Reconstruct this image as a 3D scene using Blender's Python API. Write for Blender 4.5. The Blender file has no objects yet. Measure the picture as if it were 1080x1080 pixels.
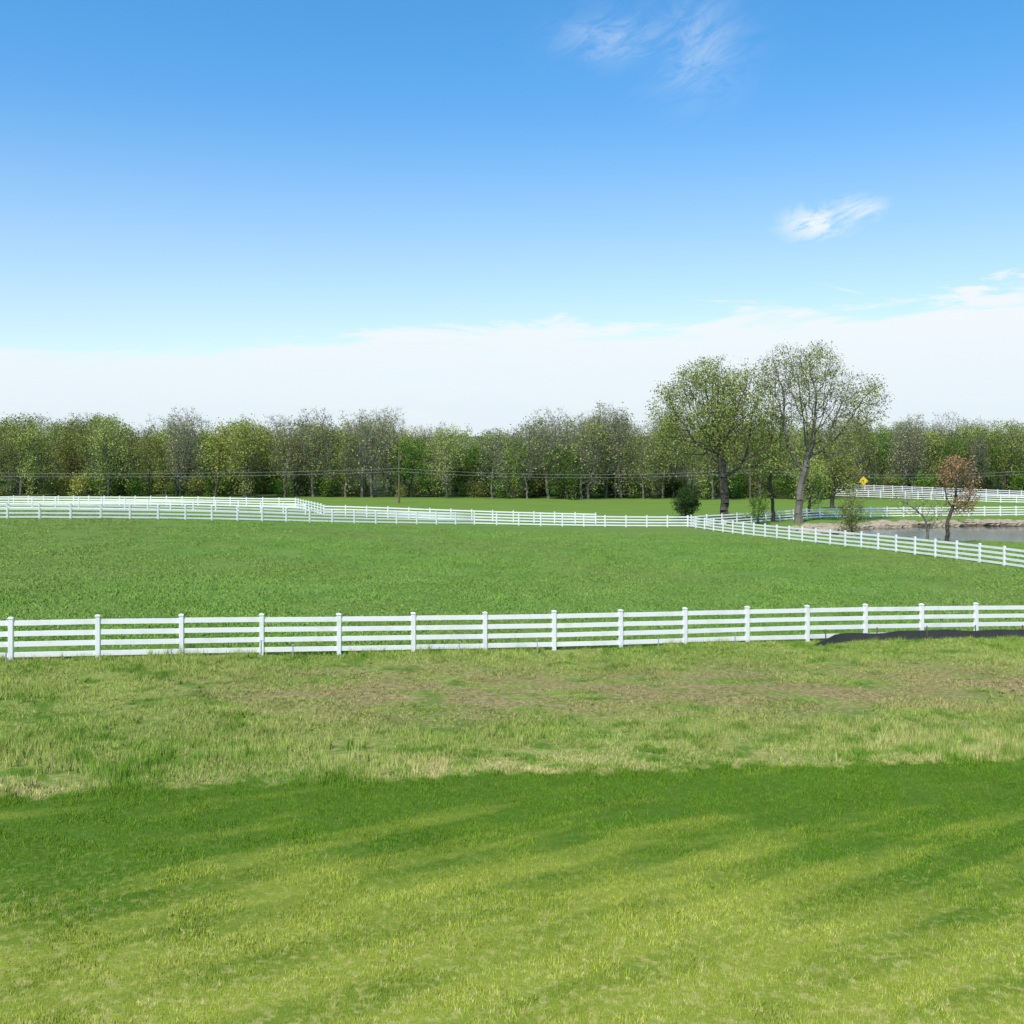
import bpy, math, random
import numpy as np
from mathutils import Vector
random.seed(7); RNG=np.random.default_rng(7)
scene=bpy.context.scene
scene.view_settings.view_transform='Standard'; scene.view_settings.look='None'; scene.view_settings.exposure=0
CAMZ=7.0; WATER=CAMZ-10.2

# ------------------------------------------------------------------ terrain
CP=np.array([(-12,8,6.45),(0,8,6.5),(12,8,6.7),(-25,0,6.4),(25,0,6.8),(0,-20,6.5),(-9,18.7,6.6),(0,20.8,6.8),(11,22,7.0),
(0,26,7.0),(-12,26,6.72),(16,28,7.25),(-15.2,31,6.66),(1.45,35.46,7.19),(18.1,39.9,7.68),(-38,26,6.3),(40,46,8.3),
(-42,85,6.45),(-26.3,98,7.6),(-4.2,114,9.3),(20.6,120,10.1),(32.7,68,8.3),(-30,55,6.7),(0,60,7.9),(15,60,8.1),(0,90,8.75),(25,92,9.1),
(50,100,10.0),(42,128,9.95),(62,137,10.1),(75,85,9.2),(-75,150,9.4),(-30,145,9.4),(0,180,10.4),(-90,190,10.2),(80,195,10.8),
(110,240,11.2),(50,250,11.2),(-60,260,10.8),(0,260,11.0),(-80,70,6.2),(-130,150,9.5),(140,150,10.5)],float)
def tps(r2): return np.where(r2>1e-9,0.5*r2*np.log(r2+1e-12),0.0)
S=60.0
_P=CP[:,:2]/S; n=len(CP)
A=tps(((_P[:,None]-_P[None])**2).sum(-1))+np.eye(n)*0.01
Q=np.c_[np.ones(n),_P]
M=np.block([[A,Q],[Q.T,np.zeros((3,3))]])
W=np.linalg.solve(M,np.r_[-CP[:,2],0,0,0])
def hash2(i,j,s=0):
    v=np.sin(i*127.1+j*311.7+s*74.7)*43758.5453
    return v-np.floor(v)
def vnoise(x,y,s=0):
    xi=np.floor(x);yi=np.floor(y);fx=x-xi;fy=y-yi
    fx=fx*fx*(3-2*fx);fy=fy*fy*(3-2*fy)
    a=hash2(xi,yi,s);b=hash2(xi+1,yi,s);c=hash2(xi,yi+1,s);d=hash2(xi+1,yi+1,s)
    return (a*(1-fx)+b*fx)*(1-fy)+(c*(1-fx)+d*fx)*fy
def ground(x,y):
    x=np.atleast_1d(np.asarray(x,float));y=np.atleast_1d(np.asarray(y,float))
    p=np.c_[x,y]/S
    r2=((p[:,None]-_P[None])**2).sum(-1)
    z=tps(r2)@W[:n]+W[n]+p@W[n+1:]
    d=np.sqrt(x**2+(y-110)**2)
    t=np.clip((d-150)/130,0,1);t=t*t*(3-2*t)
    z=z*(1-t)+(-11.0)*t
    z=np.clip(z,-11.6,-5.5)
    z=z+ (vnoise(x/3,y/3,1)-.5)*0.12*np.clip((y-21)/5,0,1)*np.clip((130-y)/60,0,1)
    e=np.sqrt(((x-60)/25)**2+((y-112)/11)**2)+(vnoise(x/5,y/5,3)-.5)*.16
    t=np.clip((1.12-e)/0.24,0,1);t=t*t*(3-2*t)
    z=z*(1-t)+np.minimum(z,-10.75)*t
    return z+CAMZ
def gz(x,y): return float(ground(x,y)[0])

# ------------------------------------------------------------------ helpers
def mesh_obj(name,verts,faces,mats=(),midx=None,smooth=False,parent=None,link=True):
    me=bpy.data.meshes.new(name); 
    me.from_pydata([tuple(v) for v in verts] if not isinstance(verts,np.ndarray) else verts.tolist(),[],faces if isinstance(faces,list) else faces.tolist())
    for m in mats: me.materials.append(m)
    if midx is not None: me.polygons.foreach_set('material_index',np.asarray(midx,dtype=np.int32))
    if smooth: me.polygons.foreach_set('use_smooth',np.ones(len(me.polygons),dtype=bool))
    me.update()
    ob=bpy.data.objects.new(name,me)
    if link: scene.collection.objects.link(ob)
    if parent: ob.parent=parent
    return ob
class NT:
    def __init__(s,nt): s.nt=nt; s.n=nt.nodes; s.l=nt.links
    def set(s,sock,v):
        if isinstance(v,bpy.types.NodeSocket): s.l.new(v,sock)
        elif v is not None: sock.default_value=v
    def m(s,op,a,b=None,c=None,clamp=False):
        nd=s.n.new('ShaderNodeMath');nd.operation=op;nd.use_clamp=clamp
        s.set(nd.inputs[0],a);s.set(nd.inputs[1],b);s.set(nd.inputs[2],c);return nd.outputs[0]
    def ss(s,v,a,b,lo=0.,hi=1.):
        nd=s.n.new('ShaderNodeMapRange');nd.interpolation_type='SMOOTHSTEP'
        s.set(nd.inputs[0],v);s.set(nd.inputs[1],a);s.set(nd.inputs[2],b);nd.inputs[3].default_value=lo;nd.inputs[4].default_value=hi;return nd.outputs[0]
    def mix(s,f,a,b,blend='MIX'):
        nd=s.n.new('ShaderNodeMix');nd.data_type='RGBA';nd.blend_type=blend
        s.set(nd.inputs[0],f)
        for k,v in ((6,a),(7,b)):
            s.set(nd.inputs[k],(*v,1) if isinstance(v,tuple) and len(v)==3 else v)
        return nd.outputs[2]
    def noise(s,vec,scale,detail=4,rough=.55,dist=0):
        nd=s.n.new('ShaderNodeTexNoise');s.set(nd.inputs['Vector'],vec);nd.inputs['Scale'].default_value=scale
        nd.inputs['Detail'].default_value=detail;nd.inputs['Roughness'].default_value=rough;nd.inputs['Distortion'].default_value=dist
        return nd.outputs[0]
    def comb(s,x,y,z=0.):
        nd=s.n.new('ShaderNodeCombineXYZ');s.set(nd.inputs[0],x);s.set(nd.inputs[1],y);s.set(nd.inputs[2],z);return nd.outputs[0]
    def sep(s,v):
        nd=s.n.new('ShaderNodeSeparateXYZ');s.l.new(v,nd.inputs[0]);return nd.outputs
def new_mat(name):
    m=bpy.data.materials.new(name);m.use_nodes=True
    nt=NT(m.node_tree);nt.n.clear()
    out=nt.n.new('ShaderNodeOutputMaterial')
    return m,nt,out
def bsdf(nt,out,col,rough=.8,spec=.3,normal=None):
    b=nt.n.new('ShaderNodeBsdfPrincipled')
    nt.set(b.inputs['Base Color'],(*col,1) if isinstance(col,tuple) else col)
    nt.set(b.inputs['Roughness'],rough);b.inputs['Specular IOR Level'].default_value=spec
    if normal is not None: nt.l.new(normal,b.inputs['Normal'])
    nt.l.new(b.outputs[0],out.inputs[0]);return b
def bump(nt,h,strength=.5,dist=.05):
    b=nt.n.new('ShaderNodeBump');b.inputs['Strength'].default_value=strength;b.inputs['Distance'].default_value=dist
    nt.l.new(h,b.inputs['Height']);return b.outputs[0]

# ---- shared ground colour group (world position)
gg=bpy.data.node_groups.new('ground_colour','ShaderNodeTree')
gg.interface.new_socket('Color',in_out='OUTPUT',socket_type='NodeSocketColor')
g=NT(gg); go=g.n.new('NodeGroupOutput'); geo=g.n.new('ShaderNodeNewGeometry'); P=geo.outputs['Position']
X,Y,Z=g.sep(P)
nf=g.noise(P,7,2,.6); nm=g.noise(P,1.1,3,.65); nl=g.noise(P,.22,2,.55); nxl=g.noise(P,.045,2,.6)
bx=g.m('ADD',g.m('MULTIPLY',X,.17),20.8); bx=g.m('SUBTRACT',bx,g.m('MULTIPLY',g.m('MULTIPLY',X,X),.003))
bx=g.m('ADD',bx,g.m('MULTIPLY',g.m('SUBTRACT',nm,.5),1.8))
dl=g.m('SUBTRACT',Y,bx)                      # >0 = meadow
meadow=g.ss(dl,-.12,.35)
# lawn
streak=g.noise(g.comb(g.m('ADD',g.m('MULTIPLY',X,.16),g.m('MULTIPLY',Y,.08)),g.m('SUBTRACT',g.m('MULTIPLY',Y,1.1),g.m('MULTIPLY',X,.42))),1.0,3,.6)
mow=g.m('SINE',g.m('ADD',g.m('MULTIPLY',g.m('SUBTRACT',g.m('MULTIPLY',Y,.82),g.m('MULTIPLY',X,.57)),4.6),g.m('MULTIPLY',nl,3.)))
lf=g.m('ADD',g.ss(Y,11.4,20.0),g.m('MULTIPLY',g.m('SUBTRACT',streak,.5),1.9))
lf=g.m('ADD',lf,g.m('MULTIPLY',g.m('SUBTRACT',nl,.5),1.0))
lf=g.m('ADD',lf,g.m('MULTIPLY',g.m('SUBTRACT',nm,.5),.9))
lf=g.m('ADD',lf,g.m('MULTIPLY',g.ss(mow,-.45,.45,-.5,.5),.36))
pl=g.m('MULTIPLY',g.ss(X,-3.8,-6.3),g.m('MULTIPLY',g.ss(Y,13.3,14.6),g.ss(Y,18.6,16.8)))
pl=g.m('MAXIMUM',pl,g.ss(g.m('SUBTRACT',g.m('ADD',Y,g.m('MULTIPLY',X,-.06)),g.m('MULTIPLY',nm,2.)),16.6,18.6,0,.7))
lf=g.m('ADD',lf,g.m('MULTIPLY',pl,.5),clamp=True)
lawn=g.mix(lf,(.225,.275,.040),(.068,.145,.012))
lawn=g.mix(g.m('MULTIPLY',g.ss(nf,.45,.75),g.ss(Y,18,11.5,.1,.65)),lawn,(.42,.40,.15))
# meadow
mg=g.mix(g.ss(nl,.35,.65),(.130,.215,.032),(.20,.262,.058))
mg=g.mix(g.ss(nf,.45,.70,0,.65),mg,(.36,.34,.14))
mg=g.mix(g.ss(nm,.50,.64,0,.85),mg,(.070,.16,.016))
cen=g.m('ADD',g.m('MULTIPLY',X,.12),28.7)
bd=g.m('DIVIDE',g.m('SUBTRACT',Y,cen),3.5); bd=g.m('EXPONENT',g.m('MULTIPLY',g.m('MULTIPLY',bd,bd),-1.))
bm=g.m('MULTIPLY',bd,g.ss(X,-12,-3.5))
bm=g.m('MULTIPLY',bm,g.ss(g.noise(g.comb(g.m('MULTIPLY',X,.5),Y,3.),.7,5,.75),.36,.58))
mg=g.mix(g.m('MULTIPLY',bm,1.05,clamp=True),mg,g.mix(g.ss(nf,.3,.7),(.185,.150,.062),(.33,.285,.14)))
st=g.m('MULTIPLY',g.ss(dl,-.1,.2),g.ss(dl,3.4,.4)); st=g.m('MULTIPLY',st,g.ss(nm,.55,.42)); st=g.m('MULTIPLY',st,g.ss(nf,.36,.58,.25,1.))
st=g.m('MULTIPLY',st,g.ss(nl,.35,.6,.35,1.))
mg=g.mix(g.m('MULTIPLY',st,.8),mg,(.42,.36,.17))
# field
fy=g.m('SUBTRACT',Y,g.m('MULTIPLY',X,.268)); field=g.ss(fy,35.0,35.6)
fc=g.mix(g.ss(nl,.3,.7),(.108,.210,.038),(.140,.245,.050))
fc=g.mix(g.ss(nxl,.4,.65),fc,(.138,.215,.050))
fc=g.mix(g.ss(nm,.52,.72,0,.45),fc,(.20,.27,.085))
fc=g.mix(g.ss(nf,.55,.75,0,.35),fc,(.07,.14,.025))
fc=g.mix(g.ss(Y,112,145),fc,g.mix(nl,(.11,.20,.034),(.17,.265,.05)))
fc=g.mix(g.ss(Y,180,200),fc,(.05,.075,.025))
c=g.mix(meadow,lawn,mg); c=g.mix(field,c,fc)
ex=g.m('DIVIDE',g.m('SUBTRACT',X,60.),27.);ey=g.m('DIVIDE',g.m('SUBTRACT',Y,112.),13.)
ee=g.m('ADD',g.m('MULTIPLY',ex,ex),g.m('MULTIPLY',ey,ey))
shore=g.m('MULTIPLY',g.ss(Z,WATER+.3,WATER+.05),g.ss(ee,1.5,1.2)); c=g.mix(shore,c,(.16,.12,.07))
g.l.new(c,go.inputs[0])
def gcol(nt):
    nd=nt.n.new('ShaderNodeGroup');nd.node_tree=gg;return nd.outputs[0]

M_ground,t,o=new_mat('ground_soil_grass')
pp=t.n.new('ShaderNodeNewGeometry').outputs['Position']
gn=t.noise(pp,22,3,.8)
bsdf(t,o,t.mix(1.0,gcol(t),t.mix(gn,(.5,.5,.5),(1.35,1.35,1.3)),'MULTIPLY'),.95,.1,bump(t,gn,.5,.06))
def grass_mat(name,gain):
    m,t,o=new_mat(name)
    oi=t.n.new('ShaderNodeObjectInfo').outputs['Random']
    ge=t.n.new('ShaderNodeNewGeometry');isl=ge.outputs['Random Per Island']
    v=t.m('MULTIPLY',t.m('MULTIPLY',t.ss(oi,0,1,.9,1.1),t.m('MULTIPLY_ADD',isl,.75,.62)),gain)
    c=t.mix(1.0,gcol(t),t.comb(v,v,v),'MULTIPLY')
    nrm=ge.outputs['Normal']
    a=t.n.new('ShaderNodeVectorMath');a.operation='MULTIPLY_ADD';t.l.new(nrm,a.inputs[0]);a.inputs[1].default_value=(.8,.8,.8);a.inputs[2].default_value=(0,0,1)
    b=t.n.new('ShaderNodeVectorMath');b.operation='NORMALIZE';t.l.new(a.outputs[0],b.inputs[0])
    d=t.n.new('ShaderNodeBsdfDiffuse')
    t.l.new(c,d.inputs[0]);t.l.new(b.outputs[0],d.inputs['Normal']);t.l.new(d.outputs[0],o.inputs[0]);return m
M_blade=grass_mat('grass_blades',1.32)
def leaf_mat(name,a,b,trans=.3):
    m,t,o=new_mat(name)
    ge=t.n.new('ShaderNodeNewGeometry');pos=ge.outputs['Position']; oi=t.n.new('ShaderNodeObjectInfo').outputs['Random']
    c=t.mix(t.ss(t.noise(pos,.55,2,.6),.35,.65),a,b)
    v=t.m('MULTIPLY',t.ss(oi,0,1,.72,1.25),t.m('MULTIPLY_ADD',ge.outputs['Random Per Island'],.6,.7)); c=t.mix(1.0,c,t.comb(v,v,t.m('MULTIPLY',v,.95)),'MULTIPLY')
    d=t.n.new('ShaderNodeBsdfDiffuse');tr=t.n.new('ShaderNodeBsdfTranslucent');mx=t.n.new('ShaderNodeMixShader')
    t.l.new(c,d.inputs[0]);t.l.new(c,tr.inputs[0]);mx.inputs[0].default_value=trans
    t.l.new(d.outputs[0],mx.inputs[1]);t.l.new(tr.outputs[0],mx.inputs[2]);t.l.new(mx.outputs[0],o.inputs[0]);return m
L_spring=leaf_mat('leaves_spring',(.27,.34,.08),(.42,.48,.16))
L_wood=leaf_mat('leaves_woodland',(.22,.28,.07),(.34,.41,.12))
L_yellow=leaf_mat('leaves_yellow_green',(.27,.30,.07),(.39,.41,.12))
L_green=leaf_mat('leaves_green',(.10,.20,.035),(.20,.32,.06))
L_grey=leaf_mat('leaves_budding',(.28,.31,.13),(.38,.40,.19))
L_dark=leaf_mat('leaves_dark',(.035,.07,.022),(.08,.13,.04))
L_red=leaf_mat('leaves_copper',(.34,.19,.10),(.44,.27,.16))
def bark_mat(name,a,b):
    m,t,o=new_mat(name);pos=t.n.new('ShaderNodeNewGeometry').outputs['Position']
    nz=t.noise(pos,4,2,.7); bsdf(t,o,t.mix(nz,a,b),.95,.1);return m
M_bark=bark_mat('bark_brown',(.05,.042,.033),(.13,.115,.09))
M_barkg=bark_mat('bark_grey',(.10,.092,.078),(.23,.21,.18))

def simple(name,a,b,scale=3,rough=.6,spec=.4,bs=.2):
    m,t,o=new_mat(name);pos=t.n.new('ShaderNodeNewGeometry').outputs['Position']
    nz=t.noise(pos,scale,5,.6); bsdf(t,o,t.mix(nz,a,b),rough,spec,bump(t,nz,bs,.02));return m
M_white,t,o=new_mat('white_vinyl'); pos=t.n.new('ShaderNodeNewGeometry').outputs['Position']
bsdf(t,o,t.mix(t.ss(t.noise(pos,1.5,3,.7),.45,.75),(.86,.855,.84),(.74,.75,.69)),.45,.4)
M_black=simple('black_fabric',(.02,.021,.022),(.06,.06,.065),8,.8)
M_wood=simple('weathered_wood',(.10,.075,.05),(.2,.16,.12),6,.9,.1)
M_steel=simple('galvanised_steel',(.25,.25,.25),(.38,.38,.38),6,.5)
M_yel=simple('sign_yellow',(.75,.52,.02),(.8,.58,.03),2,.5)
M_rock=simple('limestone',(.20,.16,.11),(.46,.40,.31),1.3,.9,.1,.8)
M_asph=simple('asphalt',(.11,.11,.11),(.16,.16,.155),2,.9,.2)
M_hill,t,o=new_mat('forested_hill');pos=t.n.new('ShaderNodeNewGeometry').outputs['Position']
bsdf(t,o,t.mix(t.ss(t.noise(pos,.02,4,.7),.4,.6),(.085,.115,.085),(.13,.16,.115)),1,.0)  # distance haze painted into the forest colour: greyed, bluish green
M_water,t,o=new_mat('pond_water');pos=t.n.new('ShaderNodeNewGeometry').outputs['Position']
bsdf(t,o,(.055,.06,.045),.08,.5,bump(t,t.noise(pos,2.2,3,.6),.25,.06))

# ------------------------------------------------------------------ terrain mesh
xr=list(np.arange(0,28.01,.6))
x=xr[-1]; s=.6
while x<5000:
    s=min(s*1.06,1.2) if x<85 else s*1.15
    x+=s; xr.append(x)
xs=np.array([-v for v in xr[::-1][:-1]]+xr)
ys=[-30.,-15.,-5.,2.,6.]; y=6.
while y<6000:
    s=.5 if y<45 else (1.0 if y<145 else max(1.2,(y-145)*.06+1.2)); y+=s; ys.append(y)
ys=np.array(ys)
GX,GY=np.meshgrid(xs,ys); gzv=np.concatenate([ground(GX[i],GY[i]) for i in range(len(ys))])
V=np.c_[GX.ravel(),GY.ravel(),gzv]; nx=len(xs);ny=len(ys)
I=(np.arange(ny-1)[:,None]*nx+np.arange(nx-1)[None]).ravel()
F=np.c_[I,I+1,I+1+nx,I+nx]
mesh_obj('ground',V,F,[M_ground],smooth=True)

# pond
a=np.linspace(0,2*np.pi,64,endpoint=False)
pv=[(60+29*math.cos(t_),112+13.2*math.sin(t_),WATER) for t_ in a]
mesh_obj('pond_water',pv,[list(range(64))],[M_water])

# hills
def ridge(name,y0,base,amp,seed,xa,xb,depth):
    xx=np.linspace(xa,xb,700); prof=base+amp*(vnoise(xx/420,xx*0,seed)-.3)+4.5*vnoise(xx/26,xx*0,seed+1)+2.5*vnoise(xx/9,xx*0,seed+2)
    rows=[]; 
    for k,f in enumerate([0,.35,.7,.9,1.0,.7]):
        yy=y0+depth*k*.2+20*vnoise(xx/60,xx*0+k,seed)
        rows.append(np.c_[xx,yy,-6+(prof+6)*f+ (vnoise(xx/12,xx*0+k,seed+5)-.5)*5*(0<k<4)])
    V=np.concatenate(rows);n=len(xx)
    I=(np.arange(5)[:,None]*n+np.arange(n-1)[None]).ravel()
    mesh_obj(name,V,np.c_[I,I+1,I+1+n,I+n],[M_hill])
ridge('distant_hills',1100,6,10,11,-1500,1500,300)
ridge('distant_hills',700,1,5,21,-900,900,120)

# ------------------------------------------------------------------ boxes builder
class Boxes:
    def __init__(s): s.v=[];s.f=[];s.m=[]
    def hexa(s,c8,m=0):
        b=len(s.v);s.v+=[tuple(c) for c in c8]
        for q in ((0,3,2,1),(4,5,6,7),(0,1,5,4),(1,2,6,5),(2,3,7,6),(3,0,4,7)): s.f.append([b+i for i in q]);s.m.append(m)
    def beam(s,p,q,w,h,m=0):
        p=Vector(p);q=Vector(q);d=(q-p);d.z=0;d.normalize();nn=Vector((-d.y,d.x,0))*(w/2);u=Vector((0,0,h/2))
        s.hexa([p-nn-u,p+nn-u,q+nn-u,q-nn-u,p-nn+u,p+nn+u,q+nn+u,q-nn+u],m)
    def post(s,x,y,z0,z1,w,d,cap=0,m=0):
        d=Vector(d);nn=Vector((-d.y,d.x,0));a=[(-1,-1),(1,-1),(1,1),(-1,1)];c=[Vector((x,y,0))+d*(i*w/2)+nn*(j*w/2) for i,j in a]
        s.hexa([k+Vector((0,0,z0)) for k in c]+[k+Vector((0,0,z1)) for k in c],m)
        if cap:
            cc=[Vector((x,y,0))+d*(i*(w/2+.012))+nn*(j*(w/2+.012)) for i,j in a]
            s.hexa([k+Vector((0,0,z1+.002)) for k in cc]+[k+Vector((0,0,z1+.03)) for k in cc],m)
            b=len(s.v);s.v+=[tuple(k+Vector((0,0,z1+.031))) for k in cc]+[(x,y,z1+.03+cap)]
            for i in range(4): s.f.append([b+i,b+(i+1)%4,b+4]);s.m.append(m)
def build_fence(name,path,H=1.25,rails=4,spacing=2.46,pw=.13,rh=.15):
    B=Boxes();pts=[];rr=random.Random(int(path[0][0]*7))
    for (a,b) in zip(path[:-1],path[1:]):
        L=math.dist(a,b);k=max(1,round(L/spacing))
        for i in range(k): pts.append((a[0]+(b[0]-a[0])*i/k,a[1]+(b[1]-a[1])*i/k))
    pts.append(path[-1]); zz=ground([p[0] for p in pts],[p[1] for p in pts])
    for _ in range(4): zz=np.r_[zz[0],(zz[:-2]+2*zz[1:-1]+zz[2:])/4,zz[-1]]
    for i,(p,z) in enumerate(zip(pts,zz)):
        q=pts[min(i+1,len(pts)-1)];o_=pts[max(i-1,0)];d=Vector((q[0]-o_[0],q[1]-o_[1],0)).normalized()
        B.post(p[0],p[1],z-.4,z+H+rr.uniform(-.015,.02),pw,d,cap=.035)
        if i<len(pts)-1:
            e=Vector((q[0]-p[0],q[1]-p[1],0)).normalized();off=pw/2-.004
            for r in range(rails):
                h=H-.14-r*(H-.14-.17)/(rails-1)
                B.beam((p[0]+e.x*off,p[1]+e.y*off,z+h+rr.uniform(-.008,.008)),(q[0]-e.x*off,q[1]-e.y*off,zz[i+1]+h+rr.uniform(-.008,.008)),.045,rh)
    return mesh_obj(name,B.v,B.f,[M_white]),pts
fx=lambda k:(-15.18+2.376*k,31+.637*k)
build_fence('white_rail_fence',[fx(-9),fx(24)],H=1.28)
build_fence('white_rail_fence',[(-62,70.2),(-4.2,114),(20.6,120)],H=1.3)
build_fence('white_rail_fence',[(20.6,120.1),(32.7,68),(37.4,48)],H=1.3)
build_fence('white_rail_fence',[(-100,156),(-30.2,143),(-22,120),(10,122.5)],H=1.3)
build_fence('white_rail_fence',[(-78,108),(-57,116),(-24,119)],H=1.3)
build_fence('white_rail_fence',[(21.1,120.6),(40,133),(80,141)],H=1.3)
build_fence('white_rail_fence',[(125,188),(97,195),(74,232)],H=1.4)
build_fence('white_rail_fence',[(60,205),(84,176),(110,168)],H=1.4)

# silt fence
xx=np.arange(11.0,34,.3);vs=[];fs=[]
zl=ground(xx,35.07+.268*xx-.36);zl=np.convolve(np.pad(zl,6,'edge'),np.ones(13)/13,'valid')
for i,xv in enumerate(xx):
    yv=35.07+.268*xv-.36+.03*math.sin(xv*2.1)+.02*math.sin(xv*5.3)-max(0,.5-(xv-11)*.4); z=zl[i]
    h=(.33+.025*math.sin(xv*1.3)+.02*math.sin(xv*3.1))*min(1,.25+(xv-11.0)/1.2)
    vs+=[(xv,yv-.04,z-.15),(xv,yv+.02*math.sin(xv*7),z+h*.5),(xv,yv+.01,z+h)]
    if i: b=len(vs)-6; fs+=[[b,b+3,b+4,b+1],[b+1,b+4,b+5,b+2]]
silt=mesh_obj('silt_fence',vs,fs,[M_black],smooth=True)
B=Boxes()
for xv in np.arange(11.6,34,2.1):
    yv=35.07+.268*xv-.31; z=gz(xv,yv);B.post(xv,yv,z-.2,z+.5,.035,(1,0,0))
mesh_obj('stakes',B.v,B.f,[M_wood],parent=silt)
for k in (-.3,1.6,2.7,3.1,5.3,6.4,8.2,9.4):
    p=fx(k+.35);B=Boxes();yv=p[1]-.55;z=gz(p[0],yv);h=.42+.12*math.sin(k*3)
    B.post(p[0],yv,z-.1,z+h,.03,(1,0,0));B.beam((p[0]-.05,yv,z+h+.012),(p[0]+.05,yv,z+h+.012),.03,.02)
    mesh_obj('marker_stake',B.v,B.f,[M_steel])

# road behind
rp=[(150,186),(120,199),(100,207),(84,232),(78,262),(76,300)];vs=[];fs=[]
for i,(a_,b_) in enumerate(rp):
    q=rp[min(i+1,len(rp)-1)];o_=rp[max(i-1,0)];d=Vector((q[0]-o_[0],q[1]-o_[1],0)).normalized();nn=(-d.y*3.4,d.x*3.4)
    for sgn in (-1,1):
        xv=a_+sgn*nn[0];yv=b_+sgn*nn[1];vs.append((xv,yv,max(gz(xv,yv),gz(a_,b_))+.12))
    if i: b=len(vs)-4; fs.append([b,b+1,b+3,b+2])
mesh_obj('road',vs,fs,[M_asph])

# ------------------------------------------------------------------ utility poles + wires
def tube(v,f,p,q,r1,r2,k=6):
    p=np.array(p,float);q=np.array(q,float);d=q-p;L=np.linalg.norm(d)+1e-9;d/=L
    a=np.cross(d,[0,0,1.]) if abs(d[2])<.9 else np.cross(d,[1.,0,0]);a/=np.linalg.norm(a);b=np.cross(d,a)
    s=len(v)
    for c_,r in ((p,r1),(q,r2)):
        for i in range(k):
            t_=2*math.pi*i/k; v.append(tuple(c_+r*(a*math.cos(t_)+b*math.sin(t_))))
    for i in range(k): j=(i+1)%k; f.append([s+i,s+j,s+k+j,s+k+i])
    f.append([s+k+i for i in range(k)])
poles=[(-110,150),(-18.2,165),(40,172),(95,182)];tops=[]
for (px_,py_) in poles:
    v=[];f=[];z=gz(px_,py_);h=8.6
    tube(v,f,(px_,py_,z-.5),(px_,py_,z+h),.16,.11,8)
    for hh in (3.0,3.5): tube(v,f,(px_,py_-.1,z+h-hh),(px_,py_-.3,z+h-hh),.04,.04,6)
    tube(v,f,(px_+.3,py_,z+h-1.6),(px_+.3,py_,z+h-.8),.2,.2,8)
    mesh_obj('utility_pole',v,f,[M_wood]); tops.append((px_,py_-.3,z+h))
v=[];f=[]
for a_,b_ in zip(tops[:-1],tops[1:]):
    for dz in (-3.0,-3.5):
        prev=None
        for i in range(25):
            t_=i/24;p=(a_[0]+(b_[0]-a_[0])*t_,a_[1]+(b_[1]-a_[1])*t_,a_[2]+(b_[2]-a_[2])*t_+dz-.9*4*t_*(1-t_))
            if prev: tube(v,f,prev,p,.02,.02,3)
            prev=p
mesh_obj('power_lines',v,f,[M_steel])
# diamond warning sign
sx,sy=65.2,190.;z=gz(sx,sy);B=Boxes();B.post(sx,sy,z-.2,z+2.9,.08,(1,0,0))
c=Vector((sx,sy-.06,z+3.3));r=.85
B.hexa([c+Vector((0,.0,-r)),c+Vector((r,0,0)),c+Vector((r,.02,0)),c+Vector((0,.02,-r)),c+Vector((-r,0,0)),c+Vector((0,0,r)),c+Vector((0,.02,r)),c+Vector((-r,.02,0))],1)
B.post(sx,sy-.075,z+3.05,z+3.5,.09,(1,0,0),m=2)
mesh_obj('warning_sign',B.v,B.f,[M_steel,M_yel,M_black],B.m)

# ------------------------------------------------------------------ rocks
def rock(v,f,c,s,seed):
    r=np.random.default_rng(seed);b=len(v);nu,nv=8,5
    dirs=r.normal(size=(7,3));dirs/=np.linalg.norm(dirs,axis=1)[:,None];off=r.uniform(.62,.95,7)
    def pt(d):
        d=np.array(d);k=1.0
        for n_,o_ in zip(dirs,off):
            t_=d@n_
            if t_>o_: k=min(k,o_/t_)
        return tuple(np.array(c)+d*k*np.array(s))
    v.append(pt((0,0,-1.)))
    for j in range(1,nv):
        th=math.pi*j/nv
        for i in range(nu):
            ph=2*math.pi*i/nu+j*.3; v.append(pt((math.sin(th)*math.cos(ph),math.sin(th)*math.sin(ph),-math.cos(th))))
    v.append(pt((0,0,1.)));top=len(v)-1
    for i in range(nu): f.append([b,b+1+(i+1)%nu,b+1+i]);f.append([top,top-nu+i,top-nu+(i+1)%nu])
    for j in range(nv-2):
        for i in range(nu):
            a_=b+1+j*nu;f.append([a_+i,a_+(i+1)%nu,a_+nu+(i+1)%nu,a_+nu+i])
v=[];f=[]
for i in range(210):
    t_=RNG.uniform(.13,1.12)*math.pi;rr=RNG.uniform(.97,1.13);xv=60+25*rr*math.cos(t_)*1.03;yv=112+11*rr*math.sin(t_)*1.05
    s_=RNG.uniform(.3,.95);z=max(gz(xv,yv),WATER)
    rock(v,f,(xv,yv,z+.15*s_),(s_*1.2,s_*.9,s_*.5),i)
mesh_obj('rock_edging',v,f,[M_rock])

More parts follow.
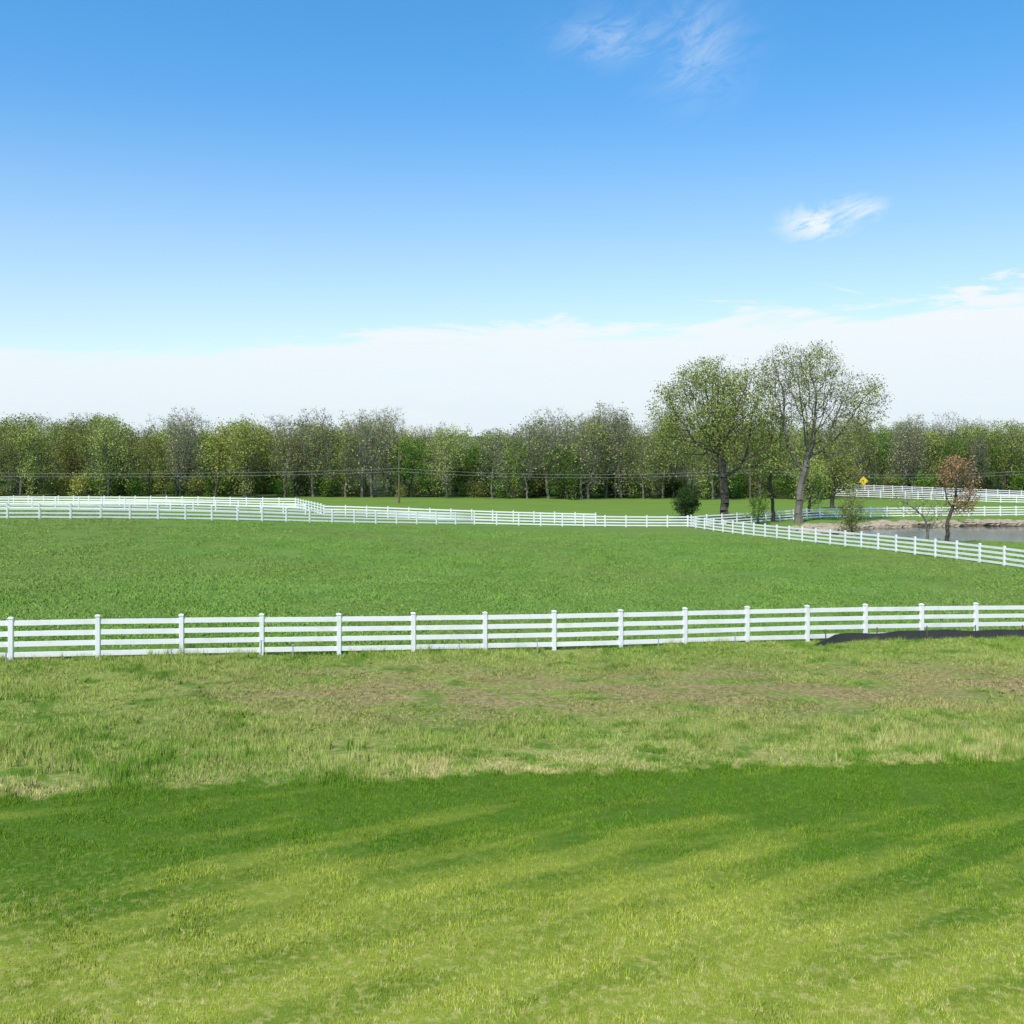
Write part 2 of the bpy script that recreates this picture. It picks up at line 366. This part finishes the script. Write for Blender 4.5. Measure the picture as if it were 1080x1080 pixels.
# ------------------------------------------------------------------ trees
def skeleton(rng,trunk,blobs,n_attr,step,dk,up=.12,jit=.25,maxit=140):
    pts=[]
    vol=np.array([b[3]*b[4]*b[5] for b in blobs]);vol=vol/vol.sum()
    for b,w_ in zip(blobs,vol):
        k=int(n_attr*w_)+8;d=rng.normal(size=(k,3));d/=np.linalg.norm(d,axis=1)[:,None]
        r=rng.uniform(size=k)**(1/2.4);pts.append(np.array(b[:3])+d*r[:,None]*np.array(b[3:]))
    A=np.concatenate(pts)
    nodes=[np.array(p,float) for p in trunk];par=[-1]+list(range(len(trunk)-1))
    N=np.array(nodes);D=np.linalg.norm(A[:,None]-N[None],axis=2);near=D.argmin(1);dist=D.min(1)
    for it in range(maxit):
        if len(A)==0: break
        u=np.unique(near);new=[];newp=[]
        for k in u:
            v_=A[near==k]-nodes[k];v_/=np.linalg.norm(v_,axis=1)[:,None]+1e-9
            d=v_.sum(0)+rng.normal(size=3)*jit*math.sqrt(len(v_));nn=np.linalg.norm(d)
            d=d/(nn+1e-9)
            if par[k]>=0:
                pd=nodes[k]-nodes[par[k]];pd/=np.linalg.norm(pd)+1e-9;d=d+.5*pd
            d[2]+=up;d/=np.linalg.norm(d)+1e-9
            d=d+rng.normal(size=3)*.12
            new.append(nodes[k]+d*step);newp.append(k)
        base=len(nodes);nodes+=new;par+=newp;Nn=np.array(new)
        D=np.linalg.norm(A[:,None]-Nn[None],axis=2);j=D.argmin(1);dm=D.min(1);m_=dm<dist
        near=np.where(m_,j+base,near);dist=np.where(m_,dm,dist)
        keep=dist>dk;A=A[keep];near=near[keep];dist=dist[keep]
        if len(nodes)>9000: break
    return np.array(nodes),np.array(par)
def build_tree(name,seed,H,crown,trunk_h,trunk_r,leafm,barkm,n_attr=900,step=.55,leaves=6,lsize=.2,spread=.45,twigs=0,lean=(0,0),link=True,up=.12,e=1.8):
    rng=np.random.default_rng(seed)
    k=max(2,int(trunk_h/step)+1);tr=[(lean[0]*i/k*trunk_h+.06*rng.normal(),lean[1]*i/k*trunk_h+.06*rng.normal(),trunk_h*i/(k-1)-.3*(i==0)) for i in range(k)]
    N,par=skeleton(rng,tr,crown,n_attr,step,step*1.1,up)
    n_=len(N);R=np.zeros(n_);kids=np.zeros(n_,int)
    for i in range(n_-1,0,-1):
        if kids[i]==0: R[i]=1.0
        R[par[i]]+=R[i];kids[par[i]]+=1
    cnt=R.copy();R=R**(1/e);R=R/R[0]*trunk_r;R=np.maximum(R,.016)
    flare=1+.5*np.exp(-np.maximum(N[:,2],0)/.5)*(np.arange(n_)<k);R=R*flare
    idx=np.arange(1,n_);p=N[par[idx]];q=N[idx];r1=R[par[idx]].copy();r2=R[idx]
    r1=np.where(r1>r2*1.6,r2*1.3,r1);r1[:k-1]=R[par[idx]][:k-1]
    segs=[(p,q,r1,r2)]
    if twigs:
        tips=np.where((cnt<=3))[0];tips=np.repeat(tips,twigs);d=rng.normal(size=(len(tips),3));d[:,2]+=.6;d/=np.linalg.norm(d,axis=1)[:,None]
        segs.append((N[tips],N[tips]+d*rng.uniform(.4,1.1,len(tips))[:,None],np.full(len(tips),.016),np.full(len(tips),.008)))
    VV=[];FF=[];base=0
    for (p,q,r1,r2) in segs:
        K=6 if r1.max()>.1 else 3
        d=q-p;d/=np.linalg.norm(d,axis=1)[:,None]+1e-9
        ref=np.where(np.abs(d[:,2:3])<.9,[[0,0,1.]],[[1.,0,0]]);a_=np.cross(d,ref);a_/=np.linalg.norm(a_,axis=1)[:,None];b_=np.cross(d,a_)
        th=np.arange(K)*2*np.pi/K
        ring=lambda c,r:c[:,None]+r[:,None,None]*(a_[:,None]*np.cos(th)[None,:,None]+b_[:,None]*np.sin(th)[None,:,None])
        v_=np.concatenate([ring(p,r1),ring(q,r2)],1).reshape(-1,3);m_=len(p)
        i0=(base+np.arange(m_)*2*K)[:,None];i=np.arange(K);j=(i+1)%K
        FF.append(np.stack([i0+i,i0+j,i0+K+j,i0+K+i],-1).reshape(-1,4));VV.append(v_);base+=len(v_)
    nb=sum(len(x_) for x_ in FF)
    if leaves>0:
        tips=np.where(cnt<=4)[0];tips=tips[tips>=k]
        dn=vnoise(N[tips,0]/1.6+seed,N[tips,2]/1.6+N[tips,1]*.4,seed%13)
        num=rng.poisson(leaves*np.clip(.1+1.8*dn,0.05,2))
        c=np.repeat(N[tips],num,0);c=c+rng.normal(size=c.shape)*spread*np.array([1,1,.8])
        m_=len(c);a_=rng.normal(size=(m_,3));a_/=np.linalg.norm(a_,axis=1)[:,None];t_=rng.normal(size=(m_,3));b_=np.cross(a_,t_);b_/=np.linalg.norm(b_,axis=1)[:,None]
        s_=lsize*rng.uniform(.6,1.3,m_)[:,None]
        v_=np.stack([c-a_*s_*.6,c+b_*s_*.4,c+a_*s_*.6,c-b_*s_*.4],1).reshape(-1,3)
        FF.append((base+np.arange(m_*4)).reshape(-1,4));VV.append(v_)
    V=np.concatenate(VV);F=np.concatenate(FF);mi=np.zeros(len(F),np.int32);mi[nb:]=1
    return mesh_obj(name,V,F,[barkm,leafm],mi,link=link)
def place(o,x,y,rz=0,s=1): o.location=(x,y,gz(x,y)-.05);o.rotation_euler=(0,0,rz);o.scale=(s,s,s);return o

# hero cottonwoods
t1=build_tree('cottonwood_tree',3,21,[(-1.4,0,13.2,6.2,6,5.0),(-5.4,0,13.2,4,4,4.4),(2.0,0,14.5,4.2,4.5,5.2),(-1.8,0,17.4,4.4,4.5,2.9),(3.6,0,8.5,2.8,3,3),(-6.0,0,9.0,2.6,3,2.2)],3.2,.52,L_spring,M_bark,1900,.5,15,.19,.5,1)
place(t1,25.9,124.5)
t2=build_tree('cottonwood_tree',8,22,[(1.0,0,16,5.4,5.5,5.4),(6.4,0,14.6,4.4,4.5,4.0),(-2.0,0,17.4,3.2,4,4.4),(4.5,0,10.5,4.6,4,3),(1.4,0,19.2,4,4,2.8),(-1.2,0,9,1.8,2,3)],3.4,.46,L_spring,M_barkg,1500,.52,9,.19,.5,2)
place(t2,35.2,125.5)
place(build_tree('slender_tree',12,15,[(0,0,10,2.1,2.1,5),(-.8,0,7,1.8,1.8,3)],3,.22,L_spring,M_bark,500,.45,12,.2,.45,1),32.6,128)
place(build_tree('willow_tree',15,11,[(0,0,7,3.8,3,3.6),(1.5,0,5,3,3,3)],1.4,.3,L_yellow,M_bark,600,.5,12,.2,.5,1),47.5,152)
place(build_tree('willow_tree',16,9,[(0,0,5.2,2.2,2.2,3.6),(.5,0,3,2.2,2,2)],1.,.2,L_spring,M_bark,400,.45,13,.2,.45,1),40.5,140)
place(build_tree('shrub',17,4.5,[(0,0,2.6,1.1,1.1,2.3)],.4,.09,L_green,M_bark,260,.3,13,.15,.25,1),29.7,123.5)
place(build_tree('juniper_shrub',18,3.8,[(0,0,1.9,1.7,1.6,1.9)],.3,.12,L_dark,M_bark,420,.3,16,.16,.25,0),23.2,137)
place(build_tree('shrub',19,4.6,[(0,0,2.8,1.3,1.2,2.2),(-.4,0,1.5,1.2,1,1.2)],.3,.09,L_spring,M_bark,320,.3,11,.13,.25,1),36.1,108.5)
place(build_tree('bare_sapling',20,4.5,[(-1.5,0,3.6,1.6,1,1.3),(.8,0,2.6,1.4,1,1.6),(-2.6,0,4.2,1,.8,.7)],.5,.12,L_spring,M_barkg,190,.35,4,.12,.3,1),39.9,98.5)
place(build_tree('copper_leaf_tree',21,8.2,[(.9,0,6,1.9,1.8,2.2),(1.2,0,4.2,1.6,1.5,1.5)],1.7,.17,L_red,M_bark,420,.36,14,.16,.34,1,lean=(-.1,0)),42.0,98.5)

# treeline prototypes
prot=bpy.data.collections.new('tree_prototypes')
def blobs(r,H,w,lo):
    out=[(0,0,(H+lo)/2,w*.6,w*.6,(H-lo)/2)]
    for _ in range(7):
        a_=r.uniform(0,6.28);d=w*r.uniform(.3,.9);zc=r.uniform(lo+(H-lo)*.2,H-(H-lo)*.2);out.append((d*math.cos(a_),d*math.sin(a_),zc,w*r.uniform(.28,.5),w*r.uniform(.28,.5),(H-zc)*r.uniform(.6,1.05)))
    return out
specs=[ # leafmat,bark,H,w,lo,attr,leaves,twigs
(L_yellow,M_bark,15,4.0,3,600,9,1),(L_yellow,M_bark,14,4.7,2.5,600,10,1),(L_wood,M_bark,16,3.9,3,600,8,1),
(L_grey,M_barkg,16.5,3.8,5,600,4,2),(L_grey,M_barkg,17.5,4.2,5.5,600,1.5,3),(L_green,M_bark,12,4.2,2,600,11,1),
(L_green,M_bark,14.5,3.6,3,600,8,1),(L_wood,M_barkg,16,4.4,3.8,650,5.5,2),
(L_green,M_bark,4.5,2.8,.4,300,8,1),(L_yellow,M_bark,4,2.6,.3,300,6,2),(L_dark,M_bark,5.5,2.4,.4,300,9,0)]
for i,(lm,bm_,H,w,lo,na,lv,tw) in enumerate(specs):
    r=np.random.default_rng(100+i)
    o=build_tree('proto_%02d'%i,200+i,H,blobs(r,H,w,lo),max(lo*.8,.4),.21 if H>8 else .07,lm,bm_,na,.55 if H>8 else .35,lv,.27 if H>8 else .24,.58 if H>8 else .4,tw,link=False)
    prot.objects.link(o)

def instancer(name,pts,rot,scl,idx,coll):
    me=bpy.data.meshes.new(name);me.from_pydata(np.asarray(pts).tolist(),[],[])
    a_=me.attributes.new('rot','FLOAT_VECTOR','POINT');a_.data.foreach_set('vector',np.asarray(rot,np.float32).ravel())
    a_=me.attributes.new('scl','FLOAT_VECTOR','POINT');a_.data.foreach_set('vector',np.asarray(scl,np.float32).ravel())
    a_=me.attributes.new('idx','INT','POINT');a_.data.foreach_set('value',np.asarray(idx,np.int32))
    ob=bpy.data.objects.new(name,me);scene.collection.objects.link(ob)
    ng=bpy.data.node_groups.new(name+'_gn','GeometryNodeTree')
    ng.interface.new_socket('Geometry',in_out='INPUT',socket_type='NodeSocketGeometry');ng.interface.new_socket('Geometry',in_out='OUTPUT',socket_type='NodeSocketGeometry')
    N=ng.nodes;L=ng.links;gi=N.new('NodeGroupInput');gout=N.new('NodeGroupOutput')
    ci=N.new('GeometryNodeCollectionInfo');ci.inputs['Collection'].default_value=coll;ci.inputs['Separate Children'].default_value=True;ci.inputs['Reset Children'].default_value=True
    ip=N.new('GeometryNodeInstanceOnPoints');ip.inputs['Pick Instance'].default_value=True
    def na(nm,dt):
        q=N.new('GeometryNodeInputNamedAttribute');q.data_type=dt;q.inputs['Name'].default_value=nm
        return [s for s in q.outputs if s.enabled and s.name=='Attribute'][0]
    er=N.new('FunctionNodeEulerToRotation');L.new(na('rot','FLOAT_VECTOR'),er.inputs[0])
    L.new(gi.outputs[0],ip.inputs['Points']);L.new(ci.outputs[0],ip.inputs['Instance']);L.new(er.outputs[0],ip.inputs['Rotation'])
    L.new(na('scl','FLOAT_VECTOR'),ip.inputs['Scale']);L.new(na('idx','INT'),ip.inputs['Instance Index']);L.new(ip.outputs[0],gout.inputs[0])
    md=ob.modifiers.new('instances','NODES');md.node_group=ng;return ob

pts=[];idx=[];scl=[]
def choose(u,r):
    if u<180: w=[4,2,4,3,1.5,1.2,1.5,4]
    elif u<240: w=[2,1,3,3,2,1,2,4]
    elif u<315: w=[5,5,2,1,.5,.5,.5,1]
    elif u<480: w=[.8,.4,3,4,3.5,1.,1.,5]
    elif u<580: w=[.3,.3,2,2.5,1.5,3.5,3.5,4]
    elif u<760: w=[.6,.4,3.5,3.5,3,1.2,1.8,5]
    else: w=[1,.4,3,4,3,1.4,2,5]
    w=np.array(w,float);return r.choice(8,p=w/w.sum())
r=np.random.default_rng(11)
for row,yy in enumerate(np.arange(188,232,9)):
    for xx in np.arange(-135,150,5.0):
        x_=xx+r.uniform(-2.8,2.8);y_=yy+r.uniform(-4.5,4.5)
        if x_>58: y_+=38
        u=x_/y_*1080+540
        k=choose(u,r);s_=r.uniform(.76,1.04)
        if 440<u<565: s_*=.88
        if row>=3: s_*=1.06
        pts.append((x_,y_));idx.append(k);scl.append(s_)
for row in range(2):
    for xx in np.arange(-135,150,6.0):
        x_=xx+r.uniform(-3,3);y_=192+row*8+r.uniform(-4.5,3.5)
        if x_>58: y_+=38
        pts.append((x_,y_));idx.append(int(r.choice([8,9,10],p=[.62,.28,.10])));scl.append(r.uniform(.5,1.3))
for u,yy,k,s_ in ((578,186,4,1.0),(640,190,4,1.08),(655,188,3,1.08),(392,187,4,.98),(330,188,4,1.0),(190,189,4,1.0),(300,186,3,.93),(960,232,4,1.05),(1010,236,4,1.1),(620,186,7,.95),(540,186,6,.78)):
    pts.append(((u-540)/1080*yy,yy));idx.append(k);scl.append(s_)
pts=np.array(pts);z=ground(pts[:,0],pts[:,1]);n_=len(pts);scl=np.array(scl)
instancer('distant_trees',np.c_[pts,z-.1],np.c_[r.normal(size=(n_,2))*.05,r.uniform(0,6.28,n_)],np.c_[scl*r.uniform(.85,1.25,n_),scl*r.uniform(.85,1.25,n_),scl],idx,prot)

# ------------------------------------------------------------------ grass
def patch(name,seed,nb,size,h0,h1,w,lean,clump=0):
    r=np.random.default_rng(seed);c=r.uniform(-size/2,size/2,(nb,2))
    if clump:
        cc=r.uniform(-size/2,size/2,(clump,2));c=cc[r.integers(0,clump,nb)]+r.normal(size=(nb,2))*size*.07
    a_=r.uniform(0,6.28,nb);h=r.uniform(h0,h1,nb)*(r.uniform(.6,1,nb));l=r.uniform(.1,lean,nb)*h;b_=r.uniform(0,6.28,nb)
    side=np.c_[np.cos(a_),np.sin(a_),np.zeros(nb)]*w/2;ld=np.c_[np.cos(b_),np.sin(b_),np.zeros(nb)]
    p0=np.c_[c,np.full(nb,-.02)];p2=p0+ld*l[:,None];p2[:,2]=h
    V=np.stack([p0-side,p0+side,p2],1).reshape(-1,3);i=np.arange(nb)*3
    return mesh_obj(name,V,np.c_[i,i+1,i+2].tolist(),[M_blade],link=False)
def coll(name,obs):
    c=bpy.data.collections.new(name)
    for o in obs:c.objects.link(o)
    return c
def bxy(x): return 20.8+.17*x-.003*x*x
def scatter(name,cand,c,smin,smax,nproto,zs=None):
    n_=len(cand);z=np.concatenate([ground(q[:,0],q[:,1]) for q in np.array_split(cand,max(1,n_//4000))])
    ok=z>WATER+.12;cand=cand[ok];z=z[ok];n_=len(cand)
    s_=r.uniform(smin,smax,n_);sz=s_ if zs is None else s_*zs[ok]
    instancer(name,np.c_[cand,z],np.c_[r.normal(size=(n_,2))*.03,r.uniform(0,6.28,n_)],np.c_[s_,s_,sz],r.integers(0,nproto,n_),c)
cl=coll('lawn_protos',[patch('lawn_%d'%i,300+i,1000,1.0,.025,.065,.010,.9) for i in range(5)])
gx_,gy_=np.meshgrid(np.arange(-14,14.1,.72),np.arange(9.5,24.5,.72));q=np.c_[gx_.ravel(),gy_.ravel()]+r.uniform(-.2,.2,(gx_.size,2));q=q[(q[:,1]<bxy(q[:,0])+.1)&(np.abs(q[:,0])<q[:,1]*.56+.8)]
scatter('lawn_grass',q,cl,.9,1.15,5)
cm=coll('meadow_protos',[patch('mead_%d'%i,320+i,420,1.1,.04,.13,.014,1.1) for i in range(4)]+[patch('mead_%d'%(4+i),330+i,130,.5,.08,.24,.014,.9,clump=4) for i in range(2)])
N_=5800;q=np.c_[r.uniform(-24,27,N_),r.uniform(18,46,N_)]
def brownf(q): return np.exp(-((q[:,1]-28.7-.12*q[:,0])/3.1)**2)*np.clip((q[:,0]+9)/6,0,1)
keep=(q[:,1]>bxy(q[:,0])-.05)&(q[:,1]<35.07+.268*q[:,0]+.8)&(np.abs(q[:,0])<q[:,1]*.56+.5)&(r.uniform(size=N_)>brownf(q)*.5)
q=q[keep];dn=vnoise(q[:,0]/1.7,q[:,1]/1.7,4);nearf=np.exp(-((q[:,1]-(35.07+.268*q[:,0]))/.7)**2)
edgef=np.exp(-((q[:,1]-bxy(q[:,0])-1.6)/2.0)**2)
scatter('meadow_grass',q,cm,.8,1.2,6,zs=(.3+1.25*dn)*(1+.7*nearf+.6*edgef)*(1-.6*brownf(q)))
cf=coll('field_protos',[patch('field_%d'%i,340+i,260,2.4,.05,.12,.03,1.3) for i in range(4)])
N_=5500;yy=34+70*r.uniform(size=N_)**1.3;q=np.c_[r.uniform(-.56,.56,N_)*yy,yy]
q=q[q[:,1]>35.9+.268*q[:,0]];dn=vnoise(q[:,0]/4,q[:,1]/4,6)
scatter('field_grass',q,cf,.8,1.4,4,zs=.35+.6*dn)

# ------------------------------------------------------------------ light, sky
EL=math.radians(56);AZ=math.radians(205)   # clockwise from +Y
sd=Vector((math.sin(AZ)*math.cos(EL),math.cos(AZ)*math.cos(EL),math.sin(EL)))
sl=bpy.data.lights.new('sun','SUN');sl.energy=5;sl.angle=math.radians(.5);sl.color=(1,.95,.84)
so=bpy.data.objects.new('sun',sl);so.rotation_euler=(-sd).to_track_quat('-Z','Y').to_euler();so.location=(0,-20,60);scene.collection.objects.link(so)
w=bpy.data.worlds.new('World');scene.world=w;w.use_nodes=True;t=NT(w.node_tree);t.n.clear()
out=t.n.new('ShaderNodeOutputWorld');sky=t.n.new('ShaderNodeTexSky');sky.sky_type='NISHITA';sky.sun_disc=False
sky.sun_elevation=EL;sky.sun_rotation=AZ;sky.air_density=1.0;sky.dust_density=.4;sky.ozone_density=2.0
gen=t.n.new('ShaderNodeTexCoord').outputs['Generated'];x_,y_,z_=t.sep(gen)
az=t.m('ARCTAN2',x_,y_);hyp=t.m('SQRT',t.m('ADD',t.m('MULTIPLY',x_,x_),t.m('MULTIPLY',y_,y_)));el=t.m('DIVIDE',z_,t.m('MAXIMUM',hyp,.001))
bg=t.n.new('ShaderNodeBackground');bg.inputs[1].default_value=.15
tint=t.mix(t.ss(el,.06,.42),(1.0,1.08,1.12),(.48,1.09,1.40)); tint=t.mix(t.ss(el,.5,1.0),tint,(.85,1.0,1.05))
t.l.new(t.mix(1.0,sky.outputs[0],tint,'MULTIPLY'),bg.inputs[0])
cv=t.comb(t.m('MULTIPLY',az,3.),t.m('MULTIPLY',el,16.),3.3)
n1=t.noise(cv,1.9,6,.70,.6);n0=t.noise(t.comb(t.m('MULTIPLY',az,4.),7.,0.),1.3,1,.5)
edge=t.m('ADD',t.m('MULTIPLY',t.m('MAXIMUM',t.m('MINIMUM',az,.7),-.7),.06),.113)
edge=t.m('ADD',edge,t.m('MULTIPLY',t.m('SUBTRACT',n0,.5),.05));edge=t.m('ADD',edge,t.m('MULTIPLY',t.m('SUBTRACT',n1,.5),.14))
dd=t.m('SUBTRACT',edge,el);bank=t.m('MULTIPLY',t.ss(dd,-.006,.020),t.ss(n1,.2,.55,.85,1.))
veil=t.ss(el,.34,.08,0,.2);bank=t.m('MAXIMUM',bank,veil)
wn=t.noise(t.comb(t.m('MULTIPLY',az,9.),t.m('ADD',t.m('MULTIPLY',el,18.),t.m('MULTIPLY',az,-6.)),8.),2.4,6,.68,.8)
def wisp(a0,e0,ra,re,amp,lo=.45,hi=.75):
    da=t.m('DIVIDE',t.m('SUBTRACT',az,a0),ra);de=t.m('DIVIDE',t.m('SUBTRACT',el,e0),re)
    gs=t.m('EXPONENT',t.m('MULTIPLY',t.m('ADD',t.m('MULTIPLY',da,da),t.m('MULTIPLY',de,de)),-1.))
    return t.m('MULTIPLY',t.m('MULTIPLY',gs,t.ss(wn,lo,hi)),amp)
def pxdir(px,py):
    a_=(px-540)/1080;b_=(465-py)/1080;return math.atan(a_),b_/math.sqrt(1+a_*a_)
m_=bank
for (px,py,ra,re,amp,lo,hi) in ((735,50,.045,.05,.28,.3,.7),(650,38,.05,.025,.34,.3,.7),(862,236,.032,.016,1.0,.36,.58),(902,221,.028,.012,.75,.35,.6)):
    a_,e_=pxdir(px,py);m_=t.m('MAXIMUM',m_,wisp(a_,e_,ra,re,amp,lo,hi))
m_=t.m('MULTIPLY',m_,t.ss(el,-.02,0.0),clamp=True)
cb=t.n.new('ShaderNodeBackground');cb.inputs[1].default_value=.98
t.l.new(t.mix(t.ss(el,.0,.12),(.81,.91,.98),(.90,.97,1.03)),cb.inputs[0])
mx=t.n.new('ShaderNodeMixShader');t.l.new(m_,mx.inputs[0]);t.l.new(bg.outputs[0],mx.inputs[1]);t.l.new(cb.outputs[0],mx.inputs[2]);t.l.new(mx.outputs[0],out.inputs[0])

# ------------------------------------------------------------------ camera
cd=bpy.data.cameras.new('camera');cd.sensor_width=36;cd.lens=36;cd.shift_y=-75/1080;cd.clip_end=20000;cd.clip_start=.1
co=bpy.data.objects.new('camera',cd);co.location=(0,0,CAMZ);co.rotation_euler=(math.radians(90),0,0);scene.collection.objects.link(co);scene.camera=co
print('TREES',len(pts))
